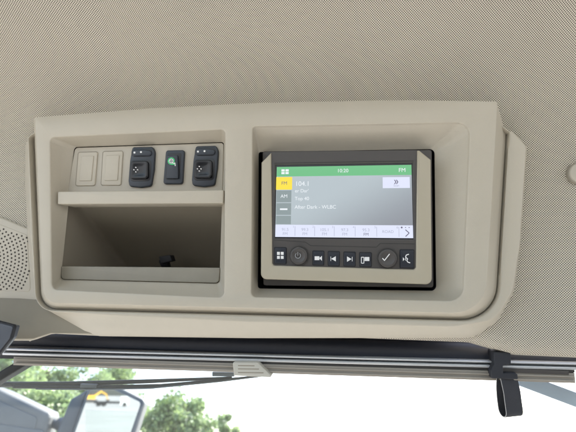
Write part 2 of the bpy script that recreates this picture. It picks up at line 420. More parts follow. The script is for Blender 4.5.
# -- backing frame (rim round the face)
def bl(pts, wv, rad): 
    c = uvp(pts, wv); r = [x * PX for x in rad]
    if area2(c) < 0: c.reverse(); r.reverse()
    return loop3(rounded(c, r, 8), wv)
def radial(pts, wv, rad, grow=0.0, wpix=None, n=720):
    c = uvp(pts, wv if wpix is None else wpix); r = [x * PX for x in rad]
    if area2(c) < 0: c.reverse(); r.reverse()
    lp = rounded(offset(c, grow), [x + grow for x in r], 10); ce = L(270, 215, wv).to_2d(); out = []
    for k in range(n):
        a = 2 * math.pi * k / n; d = Vector((math.cos(a), math.sin(a))); best = None
        for p, q in zip(lp, lp[1:] + lp[:1]):
            e = q - p; den = d.x * e.y - d.y * e.x
            if abs(den) < 1e-14: continue
            m = p - ce; t = (m.x * e.y - m.y * e.x) / den; u_ = (m.x * d.y - m.y * d.x) / den
            if t > 0 and -1e-6 <= u_ <= 1 + 1e-6: best = t if best is None else max(best, t)
        out.append(Vector((ce.x + d.x * best, ce.y + d.y * best, wv)))
    return out
Bq = [(33.6, 118.5), (505.8, 126), (494.5, 319.5), (41.5, 308)]; rB = [3, 9, 34, 20]
Bg = [(33.6, 139), (60, 125), (250, 117), (480, 114), (504, 134), (506.0, 134.5), (494.5, 319.5), (41.5, 308)]
Cc = [(30.5, 136.5), (36, 134), (60, 122), (250, 114), (484, 111), (505, 132), (513.5, 132.5), (526.0, 146), (519.3, 245), (513, 290), (495, 320), (452, 326.6), (250, 321.6), (50, 311.6), (37.2, 290), (31, 240), (29.6, 180)]
rC = [1, 1, 5, 5, 5, 2, 1, 2, 40, 30, 26, 60, 60, 12, 20, 40, 40]
Oc = [(25.0, 145), (30, 136), (36, 133.5), (60, 121), (250, 113), (486, 110), (505.5, 131.6), (514, 132), (527.3, 147), (520.6, 245), (514.5, 291), (498, 321), (474, 338.2), (250, 338.4), (98, 336.4), (84, 331.5), (46.5, 309.5), (36, 292), (27.5, 240), (24.6, 180)]
rO = [2, 1, 1, 5, 5, 5, 2, 1, 2, 40, 30, 20, 24, 60, 16, 10, 12, 20, 40, 40]
g_out = radial(Bg, -.0095, [2, 5, 5, 5, 2, 1, 34, 20], 1.5 * PX, -.015); cr = radial(Cc, -.0085, rC); ou = radial(Oc, -.024, rO)
for k in range(len(cr)):          # keep the crease outside the groove
    ce = L(270, 215, 0).to_2d(); gd = (g_out[k].to_2d() - ce).length; cdn = (cr[k].to_2d() - ce).length
    if cdn < gd + .0012: cr[k] = Vector(((ce + (cr[k].to_2d() - ce).normalized() * (gd + .0012)).to_tuple() + (cr[k].z,)))
def mixl(a, b, t, wz=None): return [Vector((p.x + (q.x - p.x) * t, p.y + (q.y - p.y) * t, p.z + (q.z - p.z) * t if wz is None else wz)) for p, q in zip(a, b)]
cen3 = [Vector((L(270, 215, 0).x, L(270, 215, 0).y, 0))] * len(cr)
lps = [mixl(g_out, cen3, .05, -.020), mixl(g_out, cen3, 0, -.020), mixl(g_out, cr, 0, -.0105), mixl(g_out, cr, .12, -.0092), mixl(g_out, cr, .4, -.0085), mixl(g_out, cr, .93, -.0085),
       mixl(cr, ou, .04, -.0090), mixl(cr, ou, .12, -.0106), mixl(cr, ou, .5), mixl(cr, ou, .96, -.0235), mixl(cr, ou, 1, -.0255), mixl(ou, cen3, 0, -.05)]
build('back_frame', loft(lps), M['tan'], con, smooth=50)
# -- face panel with two recesses
A = [(35.5, 117.5), (150, 108.6), (262, 102.9), (400, 100.2), (496.8, 101.6), (484, 313.3), (44, 302.5)]
Bq = [(33.6, 118.5), (150, 110), (262, 104.5), (400, 102), (505.8, 126), (494.5, 319.5), (41.5, 308)]
rA = [2.5, 90, 90, 90, 2, 30, 18]; rB = [3, 90, 90, 90, 9, 34, 20]
def lp4(c, wv, r): return bl(c, wv, r)
face_loops = []
a2 = uvp(A, 0); b2 = uvp(Bq, -.015)
for s_, c_ in ((0, 0), (.035, .008), (.075, .035), (.12, .08), (.55, .52), (.93, .97), (1, 1)):
    c = [p.lerp(q, s_) for p, q in zip(a2, b2)]; rr = [(x + (y - x) * s_) * PX for x, y in zip(rA, rB)]
    if area2(c) < 0: c.reverse(); rr.reverse()
    # sharp to the sides, rolled at the bottom edge: depth follows a quarter round
    face_loops.append(loop3(rounded(c, rr, 8), -.015 * c_))
c = list(b2); rr = [x * PX for x in rB]
if area2(c) < 0: c.reverse(); rr.reverse()
face_loops.append(loop3(rounded(c, rr, 8), -.03))
H1 = [(50, 137.5), (225, 129.5), (223.8, 297.5), (51.5, 289.5)]; rH1 = [5, 5, 6, 7]
I1 = [(74.3, 147.2), (224.0, 142.2), (219.4, 283.6), (60.8, 279.6)]; rI1 = [4, 3, 4, 4]
H2 = [(252.5, 126.5), (470, 122.5), (463, 301), (251, 297)]; rH2 = [3.5, 12, 14, 5]
I2 = [(258.7, 152), (434.5, 149), (436.2, 290.8), (257.8, 288.5)]; rI2 = [2.5, 5, 5, 3]
def hole(Hc, rH, Ic, rI, wI, e=.0016):
    h = uvp(Hc, 0); r = [x * PX for x in rH]
    if area2(h) < 0: h.reverse(); r.reverse()
    lo = []
    for k in range(4):
        th = math.pi / 2 * k / 3
        lo.append(loop3(rounded(offset(h, e * (1 - math.sin(th))), [x + e * (1 - math.sin(th)) for x in r], 8), -e * (1 - math.cos(th))))
    i2 = uvp(Ic, wI); ri = [x * PX for x in rI]
    if area2(i2) < 0: i2.reverse(); ri.reverse()
    l_in = loop3(rounded(i2, ri, 8), wI)
    # gentle foot radius
    for t in (.04, .12, .25, .4, .55, .7, .82, .91, .97):
        lo.append([Vector((a.x + (b.x - a.x) * t, a.y + (b.y - a.y) * t, a.z + (b.z - a.z) * (t + .10 * math.sin(math.pi * t)))) for a, b in zip(lo[3], l_in)])
    lo.append(l_in)
    return lo
ho1 = hole(H1, rH1, I1, rI1, -.021); ho2 = hole(H2, rH2, I2, rI2, -.025)
cap = fill_holes(face_loops[0], [ho1[0], ho2[0]])
face = weld(merge(cap, loft(face_loops), loft(ho1), loft(ho2)), 2e-6, True)
build('face_panel', face, M['tan'], con, smooth=50)
# cavity round the radio
i2 = uvp(I2, -.025); r2 = [x * PX for x in rI2]
if area2(i2) < 0: i2.reverse(); r2.reverse()
build('radio_cavity', loft([loop3(rounded(i2, r2, 8), -.0252), loop3(rounded(i2, r2, 8), -.075)], True), M['gap'], con)
q = ccw([L(58, 126, -.03).to_2d(), L(474, 120, -.03).to_2d(), L(470, 308, -.03).to_2d(), L(58, 300, -.03).to_2d()])
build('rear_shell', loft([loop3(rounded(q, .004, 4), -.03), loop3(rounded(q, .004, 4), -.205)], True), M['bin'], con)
# switch plate
W1 = -.0195
build('switch_panel', plate([(75.0, 147.8), (223.5, 142.8), (222.2, 198), (66.6, 198)], [4, 3, 0, 0], -.03, W1, .0006), M['tan2'], con)
sh = plate([(57.6, 191.6), (223.6, 189.9), (223.2, 203.2), (57.6, 204.2)], [1.5, 1.5, 1.5, 1.5], -.035, -.0045, .0011)
build('shelf', sh, M['tan'], con)
# bin
def binmesh():
    m = [L(66, 199, -.0212), L(222.2, 199, -.0212), L(219.3, 283.8, -.0212), L(60.6, 279.8, -.0212)]
    tl = Vector((m[0].x, m[0].y, -.040)); tr = Vector((m[1].x, m[1].y, -.040))
    br = Vector((m[2].x, m[2].y, -.195)); b_ = Vector((m[3].x, m[3].y, -.195))
    V = m + [tl, tr, br, b_]; F = [(0, 3, 7, 4), (1, 5, 6, 2), (4, 7, 6, 5), (0, 4, 5, 1), (3, 2, 6, 7)]
    bm = bmesh.new(); vs = [bm.verts.new(v) for v in V]; [bm.faces.new([vs[i] for i in f]) for f in F]
    ed = [e for e in bm.edges if len(e.link_faces) == 2]
    bmesh.ops.bevel(bm, geom=ed, offset=.006, segments=5, profile=.5, affect='EDGES', clamp_overlap=True)
    bm.verts.index_update(); r = ([v.co.copy() for v in bm.verts], [tuple(v.index for v in f.verts) for f in bm.faces]); bm.free(); return r
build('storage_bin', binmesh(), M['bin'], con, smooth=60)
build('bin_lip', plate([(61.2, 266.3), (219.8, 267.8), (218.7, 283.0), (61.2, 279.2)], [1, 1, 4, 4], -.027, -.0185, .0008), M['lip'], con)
# small black socket at the back of the bin
sk = L(163, 259, -.12)
sv = merge(tube([L(167, 272, -.14), L(166, 266, -.13), L(164, 260.5, -.12)], [.006, .0065, .007], 16), plate([(158.5, 256.5), (170, 255), (172, 261), (161, 263.5)], 1, -.125, -.112, .001))
build('socket', sv, M['gap'], con)
# blank covers
def blank(outer, inner):
    o = build('blank_cover', plate(outer, 2.2, W1 - .004, W1 + .0016, .0008), M['tan'], con)
    build('cover_inset', plate(inner, 1.0, W1, W1 + .0026, .0007), M['tan'], con, o)
    g = build('cover_seam', plate([(x + (-.5 if x < (outer[0][0] + outer[1][0]) / 2 else .5), y + (-.5 if y < 170 else .5)) for x, y in outer], 2.6, W1 - .004, W1 + .0001, .00005), M['bin'], con, o)
blank([(78.3, 152.4), (97.4, 151.8), (94.6, 185.6), (75.6, 185.8)], [(81.6, 156), (93.6, 155.6), (91.2, 180.8), (78.6, 181.0)])
blank([(103.0, 151.6), (122.8, 151.0), (120.6, 185.2), (101, 185.2)], [(106, 155.4), (119.2, 155.0), (117.4, 180.4), (104, 180.6)])
# mirror switches
def mirror_switch(x, y, k=1.0):
    P = lambda a, b: (x + a * k, y + b * k)
    body = [P(4.2, -.4), P(24.6, -.9), P(27, 4), P(26, 22), P(23.2, 39.2), P(13, 40.8), P(1.2, 39.6), P(0.2, 34), P(1.8, 14)]
    b = build('mirror_switch', plate(body, [3, 3, 8, 20, 3.5, 12, 3.5, 5, 30], W1 - .004, W1 + .0042, .0014), M['navy'], con)
    T = W1 + .0042
    build('rocker_well', plate([P(3.6, 1.2), P(24.8, .8), P(24.2, 9.3), P(3.4, 9.6)], 4, T - .002, T + .0002, .0002), M['black'], con, b)
    build('rocker', plate([P(4.6, 2.2), P(16, 2.0), P(24.0, 3.2), P(23.4, 8.3), P(4.0, 8.8)], [3, 4, 3, 3, 3], T - .001, T + .0022, .0012), M['navy'], con, b)
    build('pad_well', plate([P(2.6, 12.6), P(23.8, 12.2), P(23.2, 34.2), P(2.0, 34.6)], 4.4, T - .002, T + .0002, .0002), M['black'], con, b)
    # square pad with four dished quarters
    c = ccw(uvp([P(4.0, 14.4), P(21.6, 14.0), P(21.2, 32.4), P(3.4, 32.8)], T)); cen = sum((Vector(q) for q in c), Vector((0, 0))) / 4
    lo = [loop3(rounded(c, 3.4 * PX, 6), T - .001)]
    for q, h in ((1.0, .0018), (.985, .0026), (.95, .0029), (.86, .0028), (.6, .0015), (.3, .0009), (.1, .0014)):
        pts = []
        for p in rounded(c, 3.4 * PX, 6):
            d = p - cen; an = math.atan2(d.y, d.x); rid = .0007 * abs(math.sin(2 * an)) * (1 if .2 < q < .9 else .3)
            pts.append(Vector((cen.x + d.x * q, cen.y + d.y * q, T + h + rid)))
        lo.append(pts)
    build('joystick_pad', loft(lo, True, False), M['black'], con, b, smooth=70)
    dots = []
    for dx, dy in ((5.9, 22.6), (9.6, 22.6), (7.8, 20.2), (7.8, 24.8)):
        dots.append(disc(L(*P(dx, dy), T + .0034), .62 * PX, T, T + .0034, .0001, 12))
    for dx, dy, s in ((6.6, 5.2, .9), (13.2, 4.7, .9)):
        dots.append(plate([P(dx - s, dy - s), P(dx + s, dy - s), P(dx + s, dy + s), P(dx - s, dy + s)], .4, T, T + .0024, .0001))
    build('white_markings', merge(*dots), M['white'], con, b)
mirror_switch(127.9, 147.4, .985)
mirror_switch(191.4, 146.4, .99)
# centre rocker switch with green symbol
b = build('rocker_switch', plate([(165.8, 150.2), (184.2, 149.8), (182.2, 183.8), (162.9, 184)], 2.8, W1 - .004, W1 + .0040, .0012), M['navy'], con)
T = W1 + .0040
build('rocker_well', plate([(167.2, 153.2), (181.4, 152.9), (179.4, 179.3), (165.3, 179.5)], 1.8, T - .002, T + .0002, .0002), M['black'], con, b)
V, F = plate([(167.2, 155.2), (177.6, 155.0), (178.2, 178.4), (166, 178.6)], 1.2, T - .001, T + .0028, .0008)
mid = sum(v.y for v in V) / len(V)
V = [Vector((v.x, v.y, v.z + (abs(v.y - mid) * .10 - .0008 if v.z > T else 0))) for v in V]
build('rocker', (V, F), M['navy'], con, b)
cI = L(171.2, 161, T + .0036)
wI = T + .0037
build('green_symbol', merge(ringp(cI, 3.0 * PX, 3.9 * PX, T, wI), strip(L(171, 164.3, wI), L(175.5, 164.3, wI), .5 * PX, T, wI), strip(L(168.6, 162.5, wI), L(168.6, 159.5, wI), .4 * PX, T, wI)), M['green'], con, b)
build('white_symbol', merge(ringp(cI, 1.9 * PX, 2.6 * PX, T, wI), strip(L(169.4, 160.3, wI), L(173, 160.3, wI), .35 * PX, T, wI), strip(L(169.4, 161.8, wI), L(173, 161.8, wI), .35 * PX, T, wI),
      strip(L(172, 163.2, wI), L(175.2, 163.2, wI), .7 * PX, T, wI), strip(L(174.8, 162.6, wI), L(175.2, 166, wI), .55 * PX, T, wI)), M['white'], con, b)

# ------------------------------------------------------------------ touchscreen radio
rad = Root('touchscreen_radio', L(347, 284, -.03), MLOC, 'touchscreen radio with green status bar in the right recess of the tan console', 'radio')
build('housing', plate([(262.5, 151.2), (431.8, 149.6), (433.6, 287.6), (263.2, 285.4)], 2.5, -.07, -.019, .001), M['char'], rad)
FR = [(271.0, 152.6), (261.3, 162.4), (260.6, 279.2), (432.2, 284.6), (430.9, 159.6), (419.4, 150.3), (417.4, 150.3), (415.9, 269.6), (272.2, 265.4)]
build('surround', plate(FR, [0, 0, 6, 6, 1, .5, .4, 3, 3], -.0192, -.004, .0016), M['olive'], rad)
WB = -.0062
bz = [(270.8, 152.3), (417.6, 150.0), (416.2, 270.0), (271.9, 265.9)]
hz = [(274.6, 163.9), (413.4, 161.6), (414.6, 240.2), (273.6, 238.9)]
def ringplate(outer, ro, inner, ri, w0, w1, chamf):
    o = uvp(outer, w1); i = uvp(inner, w1); ro = [x * PX for x in ro]; ri = [x * PX for x in ri]
    if area2(o) < 0: o.reverse(); ro.reverse()
    if area2(i) < 0: i.reverse(); ri.reverse()
    O = rounded(o, ro, 6); I = rounded(i, ri, 6)
    i3 = offset(i, -chamf); I2_ = rounded(i3, ri, 6)
    return merge(loft([loop3(O, w0), loop3(O, w1)]), loft([loop3(O, w1), loop3(I, w1), loop3(I2_, w1 - chamf * 1.6), loop3(I2_, w0)]))
bez = build('bezel', weld(ringplate(bz, [.6, .6, 3, 3], hz, [.6] * 4, -.018, WB, .0010), 1e-7, True), M['char'], rad, smooth=25)
build('bezel_seam', merge(pline([(273.6, 239.9), (305.3, 242.0), (310.6, 245.6), (376.4, 247.2), (380.2, 243.4), (414.6, 243.9)], .42, WB - .001, WB + .0001),
      pline([(274.2, 163.2), (413.6, 160.9)], .5, WB - .001, WB + .0001)), M['groove'], rad, bez)
WS = -.0082
scr = build('screen', plate([(274.0, 163.4), (413.9, 161.1), (415.1, 240.8), (273.0, 239.5)], 0, -.015, WS, .0001), M['black'], rad)
def quad(name, pts, m, layer=1, r=0):
    return build(name, plate(pts, r, WS - .0005, WS + .00012 * layer, .00002), m, rad, scr, smooth=0)
# picture area: (s,t) in 0..1 across the lit picture -> pixel of the photograph
TLp, TRp, BRp, BLp = (276.8, 167.0), (411.4, 164.8), (413.2, 238.2), (275.2, 236.9)
def S(s, t):
    a = Vector(TLp).lerp(Vector(TRp), s); b_ = Vector(BLp).lerp(Vector(BRp), s); p = a.lerp(b_, t); return (p.x, p.y)
def rect(s0, t0, s1, t1): return [S(s0, t0), S(s1, t0), S(s1, t1), S(s0, t1)]
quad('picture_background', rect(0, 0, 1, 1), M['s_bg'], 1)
quad('status_bar', rect(0, 0, 1, .137), M['s_green'], 2)
quad('yellow_tile', rect(-.002, .145, .116, .325), M['s_yellow'], 2)
quad('grey_tile', rect(0.003, .335, .112, .505), M['s_tile'], 2)
quad('grey_tile', rect(0.003, .517, .112, .685), M['s_tile'], 2)
quad('grey_tile', rect(0.003, .697, .112, .818), M['s_tile'], 2)
quad('preset_bar', rect(0, .825, 1, 1), M['s_white'], 2)
quad('scan_tile', rect(.785, .165, .985, .315), M['s_white'], 2)
def tx(s_, s, t, h, m, al='CENTER', bold=0): 
    x, y = S(s, t); return text('screen_text', s_, x, y, h, WS + .0003, m, rad, scr, al, bold)
LY = 3
g4 = [rect(.035 + .030 * i, .035 + .038 * j, .035 + .030 * i + .024, .035 + .038 * j + .030) for i in (0, 1) for j in (0, 1)]
build('grid_symbol', merge(*[plate(q, 0, WS, WS + .0004, .00002) for q in g4]), M['s_text'], rad, scr, smooth=0)
tx('10:20', .49, .068, 3.7, M['s_text']); tx('FM', .93, .072, 4.0, M['s_text'])
tx('FM', .058, .235, 3.6, M['s_dark']); tx('AM', .058, .42, 3.6, M['s_text'])
build('dash_symbol', plate(rect(.03, .592, .085, .615), 0, WS, WS + .0004, .00002), M['s_text'], rad, scr, smooth=0)
tx('104.1', .137, .245, 4.9, M['s_text'], 'LEFT'); tx("er Dar'", .137, .345, 3.5, M['s_text'], 'LEFT')
tx('Top 40', .137, .455, 3.6, M['s_text'], 'LEFT'); tx('After Dark - WLBC', .137, .575, 3.7, M['s_text'], 'LEFT')
tx('\u00bb', .885, .222, 6.5, M['s_dark'], bold=.0001); tx('Scan', .885, .282, 2.2, M['s_grey'])
xs = [0, .143, .286, .428, .580, .737, .898]
pres = ['91.5', '99.3', '105.1', '97.3', '95.3']
for i in range(6):
    cx_ = (xs[i] + xs[i + 1]) / 2
    tx(str(i + 1), xs[i + 1] - .012, .855, 2.2, M['s_grey'])
    if i < 5:
        tx(pres[i], cx_, .895, 3.0, M['s_grey']); tx('FM', cx_, .955, 3.0, M['s_dark' if i == 4 else 's_grey'])
    else: tx('ROAD', cx_, .915, 2.8, M['s_grey'])
for x in xs[1:]: build('divider_line', plate(rect(x - .002, .845, x + .001, .985), 0, WS, WS + .0003, .00002), M['s_grey'], rad, scr, smooth=0)
build('chevron', pline([S(.945, .885), S(.972, .930), S(.945, .978)], .45, WS, WS + .0004), M['s_dark'], rad, scr, smooth=0)
build('page_dots', merge(disc(L(*S(.918, .855), WS), .9 * PX, WS, WS + .0004, .00005, 14), disc(L(*S(.946, .855), WS), .5 * PX, WS, WS + .0004, .00005, 14), disc(L(*S(.972, .855), WS), .5 * PX, WS, WS + .0004, .00005, 14)), M['s_dark'], rad, scr, smooth=0)
# buttons
WK = WB + .0002
def button(x0, y0, x1, y1):
    sk_ = .10
    q = [(x0, y0), (x1, y0 + .3), (x1 - .2, y1 + .3), (x0, y1)]
    b_ = build('button', plate([(x0 + .9, y0 + 1.0), (x1 - .7, y0 + 1.2), (x1 - .8, y1 - .5), (x0 + .9, y1 - .8)], .9, WB, WK + .0016, .0006), M['btn'], rad)
    build('button_gap', plate(q, 1.3, WB - .001, WK, .00005), M['gap'], rad, b_)
    return b_
WI = WK + .0019
def sym(name, vf, par, m='white'): build(name, vf, M[m], rad, par, smooth=0)
def sq(cx, cy, hw, hh): return plate([(cx - hw, cy - hh), (cx + hw, cy - hh), (cx + hw, cy + hh), (cx - hw, cy + hh)], 0, WK, WI, .00002)
b1 = button(273.9, 246.8, 286.8, 264.2)
sym('grid_symbol', merge(*[sq(280.3 + 1.9 * i, 255.4 + 2.0 * j, 1.4, 1.5) for i in (-1, 1) for j in (-1, 1)]), b1)
b2_ = button(312.2, 250.3, 324.4, 265.4)
sym('camera_symbol', merge(sq(317.0, 258.2, 2.4, 1.9), poly([(319.2, 258.2), (321.9, 255.8), (321.9, 260.8)], WK, WI)), b2_)
b3 = button(327.6, 250.8, 340, 266.1)
sym('previous_symbol', merge(poly([(331.2, 258.8), (335.8, 256.2), (335.8, 261.4)], WK, WI), sq(330.8, 258.8, .25, 2.2)), b3)
b4 = button(343.3, 251.3, 355.9, 266.5)
sym('next_symbol', merge(poly([(347.0, 256.4), (351.6, 259.1), (347.0, 261.8)], WK, WI), sq(352.2, 259.1, .3, 2.2)), b4)
b5 = button(359.1, 251.9, 371.9, 267.0)
sym('device_symbol', merge(sq(367.0, 259.0, 2.4, 2.0), pline([(361.4, 257.2), (363.9, 257.2), (363.9, 263.2), (361.4, 263.2), (361.4, 257.2)], .35, WK, WI)), b5)
b6 = button(399.4, 249.0, 414.4, 268.2)
sym('voice_symbol', merge(pline([(408.9, 254.2), (406.3, 255.0), (405.5, 257.2), (407.7, 258.8), (406.8, 260.6), (408.0, 262.2), (410.2, 262.9)], .45, WK, WI),
    poly([(402.9, 257.2), (404.6, 259.2), (402.9, 261.2)], WK, WI), pline([(405.6, 258.0), (405.6, 260.5)], .3, WK, WI)), b6)
def knob(cx, cy, r):
    c_ = L(cx, cy, WB)
    k_ = build('knob', merge(disc(c_, r * .88 * PX, WB, WB + .005, .0008, 48)), M['char'], rad)
    kn = []
    n = 48
    lo = []
    for rr, ww in ((r * 1.04, WB - .001), (r * 1.04, WB + .0006), (r * .99, WB + .0012), (r * .93, WB + .0012), (r * .9, WB + .0004)):
        lo.append([Vector((c_.x + rr * PX * math.cos(2 * math.pi * i / n), c_.y + rr * PX * math.sin(2 * math.pi * i / n), ww)) for i in range(n)])
    build('knob_ring', loft(lo), M['char'], rad, k_)
    build('knob_gap', ringp(c_, r * .86 * PX, r * .99 * PX, WB - .001, WB + .0014, 48), M['groove'], rad, k_)
    lo = []
    for rr, ww in ((r * .72, WB + .005), (r * .70, WB + .0052), (r * .66, WB + .0052), (r * .62, WB + .00485), (r * .1, WB + .0048)):
        lo.append([Vector((c_.x + rr * PX * math.cos(2 * math.pi * i / n), c_.y + rr * PX * math.sin(2 * math.pi * i / n), ww + .0002)) for i in range(n)])
    build('knob_cap', loft(lo, True), M['char'], rad, k_)
    return k_
k1 = knob(299.2, 255.8, 9.6)
cK = L(297.9, 255.6, WB + .0055)
sym('power_symbol', merge(ringp(cK, 2.3 * PX, 2.9 * PX, WB + .004, WB + .0058, 30, R(90 + 35), R(90 + 325)), strip(L(297.9, 252.0, WB + .0055), L(297.9, 255.8, WB + .0055), .35 * PX, WB + .004, WB + .0058)), k1, 'dimwhite')
k2 = knob(387.2, 258.4, 9.8)
sym('check_symbol', merge(*[strip(L(*p, WB + .0055), L(*q, WB + .0055), .42 * PX, WB + .004, WB + .0058, .00005) for p, q in (((382.4, 258.2), (384.6, 260.6)), ((384.3, 260.7), (389.6, 253.9)))]), k2)

# ------------------------------------------------------------------ speaker grille, left
spk = Root('speaker_grille', L(-20, 300, -.025), MLOC, 'tan perforated speaker grille on the ceiling left of the console', 'speaker grille')
OUT = [(-90, 196), (-1, 216.5), (37, 232.5), (40, 290), (56, 308), (110, 325), (110, 334.5), (50, 334), (30, 341), (-90, 341)]
def curved(vf, k=2.2):
    return [Vector((v.x, v.y, v.z + max(0, -.36 - v.x) ** 2 * k)) for v in vf[0]], vf[1]
build('surround', plate(OUT, [3, 30, 3, 10, 20, 3, 2, 10, 2, 2], -.036, -.0250, .0022), M['bin2'] if 'bin2' in M else M['tan'], spk)
build('perforated_sheet', plate([(-90, 206), (-1, 224), (27, 235), (30.5, 292), (0, 290.5), (-90, 285)], [3, 30, 4, 4, 20, 3], -.03, -.0245, .0005), M['tan'], spk)
build('lower_trim', plate([(-90, 296), (20, 298.5), (40, 300), (58, 309), (110, 326), (110, 334.0), (50, 333.4), (33, 339), (-90, 339)], [1, 5, 8, 10, 2, 2, 10, 2, 2], -.036, -.0240, .0012), M['lowtrim'], spk)  # separate darker plate, shade put into its colour
build('edge_trim', tube([L(30, 340, -.040), L(35, 336.6, -.034), L(42, 333.8, -.030), L(56, 332.4, -.028), L(100, 334.5, -.028)], .0016, 10), M['tan'], spk)
dv = []
cG = (-26.0, 258.0)
for k in range(3, 16):
    rr = k * 3.75; n = int(2 * math.pi * rr / 3.75)
    for i in range(n):
        a = 2 * math.pi * (i + (k % 2) * .5) / n; x, y = cG[0] + rr * math.cos(a), cG[1] + rr * math.sin(a)
        if -12 < x < 28.2 + (y - 240) * .045 and y > 227.5 + x * .40 - .5 and y < 289.5 + x * .03: dv.append(disc(L(x, y, -.0243), 1.08 * PX, -.0255, -.0243, .00005, 10))
tag(build('perforations', merge(*dv), M['hole'], spk, smooth=0), kind='stuff')

# ------------------------------------------------------------------ small round button on the ceiling, right edge
bt = Root('ceiling_button', L(581, 173, -.028), MLOC, 'round tan button cap on the ceiling fabric at the right edge', 'button')
cB = L(581.5, 172.5, -.02)
build('button_ring', disc(cB, 10.8 * PX, -.03, -.0235, .001, 48), M['bin'], bt)
build('button_cap', disc(cB, 9.6 * PX, -.03, -.0215, .002, 48), M['tan2'], bt)

# ------------------------------------------------------------------ roller sunshade
shd = Root('roller_sunshade', L(288, 380, -.06), MLOC, 'dark roller sunshade with silver rails under the tan console', 'sunshade')
WSH = -.048
def SL(x, y, wv=WSH): return L(x, y, wv)
hb = [L(-120, 328, -.052), L(700, 334, -.052)]
def box_px(c, w0, w1): return plate(c, 0, w0, w1, .0002)
build('housing', box_px([(-140, 318), (720, 322), (720, 372), (-140, 356)], -.13, -.088), M['housing'], shd)
build('roller', tube([SL(-140, 334, -.072), SL(720, 362, -.072)], .013, 28), M['roller'], shd)
build('roller_seam', tube([SL(-140, 342.0, -.058), SL(720, 368, -.058)], .0009, 10), M['groove'], shd)
def bar(name, p, q, half_px, w0, w1, m, bev=.0005, par=None):
    return build(name, strip(L(*p, w1), L(*q, w1), half_px * PX, w0, w1, bev), M[m], shd, par)
bar('silver_rail', (2, 349.6), (700, 367.6), .95, -.07, -.050, 'alu', .0008)
bar('rail_gap', (2, 351.8), (700, 369.8), 1.5, -.075, -.056, 'housing')
bar('silver_rail', (2, 354.0), (700, 372.0), 1.3, -.07, -.049, 'alu', .0009)
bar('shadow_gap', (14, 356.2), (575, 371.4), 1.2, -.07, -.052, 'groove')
# bottom bar: ribbed profile
bb = bar('bottom_bar', (13, 361.0), (575.5, 378.4), 4.8, -.066, -.051, 'bar', .0012)
bar('bar_rib', (13.5, 359.6), (575, 376.9), .9, -.055, -.0494, 'bar', .0006, bb)
bar('bar_rib', (15, 363.6), (574, 381.2), 1.1, -.055, -.0488, 'bar', .0008, bb)
build('mesh_strip', strip(L(499, 370.2, -.0498), L(569, 372.8, -.0498), 2.0 * PX, -.056, -.0498, .0003), M['char'], shd)
# pull tab
tabo = build('pull_tab', plate([(232.4, 362.2), (257.4, 362.4), (271.4, 375.6), (270.6, 377.6), (233.8, 375.8)], [2, 1.5, 1, 1, 1.8], -.056, -.043, .0012), M['tab'], shd)
build('tab_grooves', merge(*[strip(L(x0, y0, -.0429), L(x1, y0 + .25, -.0429), .55 * PX, -.0445, -.0429, .0001) for x0, x1, y0 in ((238, 254.5, 365.6), (238, 259, 368.9), (238, 263.5, 372.6))]), M['bin'], shd, tabo)

# ------------------------------------------------------------------ black hanging strap
st = Root('hanging_strap', L(506, 360, -.045), MLOC, 'black looped strap clipped over the silver rail and hanging down', 'strap')
build('clip', merge(plate([(493.6, 351.8), (510.8, 352.6), (511.2, 363.8), (503, 366), (503.5, 373.4), (517.6, 374.0), (518.4, 379.5), (491.8, 378.5), (490.8, 370), (494.4, 364)], [1.5, 1.5, 1, 1, 1, 1, 1, 1, 1, 1], -.06, -.041, .001)), M['blackstrap'], st)
def strap():
    # loop of flat webbing: front leaf, bend, back leaf; the path lies in the (cross, down) plane, turned about the vertical
    yaw = R(24); wd = .0215; th = .0010
    top = L(506.3, 373.5, -.050); H = L(509, 372.5, -.046).y - L(509, 415, -.046).y
    path = []; g = .0066
    n = 12
    for i in range(n + 1): path.append((.0015 + (g - .0015) * min(1, (i / n) * 2.0) ** .7 * .8 , -i / n * (H - .007)))
    x1 = path[-1][0]
    for i in range(1, 12):
        a = math.pi * i / 12; path.append((x1 * math.cos(a) , -(H - .007) - .007 * math.sin(a)))
    for i in range(n + 1): t = i / n; path.append((-x1 * (1 - t ** 3 * .8), -(H - .007) * (1 - t)))
    ax = Vector((math.cos(yaw), 0, -math.sin(yaw))); cr = Vector((math.sin(yaw), 0, math.cos(yaw)))
    V, F, fm = [], [], []
    for i, (x, y) in enumerate(path):
        a = Vector(path[max(i - 1, 0)]); b_ = Vector(path[min(i + 1, len(path) - 1)]); t = (b_ - a).normalized(); nn = Vector((-t.y, t.x)) * th / 2
        for sx, so_ in ((-.5, 1), (.5, 1), (.5, -1), (-.5, -1)):
            c2 = Vector((x, y)) + nn * so_
            sway = Vector((.0006 * math.sin(y * 60) - y * .09, 0, 0))
            V.append(top + ax * (wd * sx) + cr * c2.x + Vector((0, c2.y, 0)) + sway)
    for i in range(len(path) - 1):
        for k in range(4):
            F.append((i * 4 + k, i * 4 + (k + 1) % 4, i * 4 + 4 + (k + 1) % 4, i * 4 + 4 + k)); fm.append(1 if k in (1, 3) else 0)
    F.append((0, 1, 2, 3)); fm.append(0)
    m_ = len(path) * 4; F.append((m_ - 4, m_ - 3, m_ - 2, m_ - 1)); fm.append(0)
    return (V, F), fm
sv, fm = strap()
build('strap_loop', sv, None, st, smooth=50, mats=[M['blackstrap'], M['strapedge']], fm=fm)

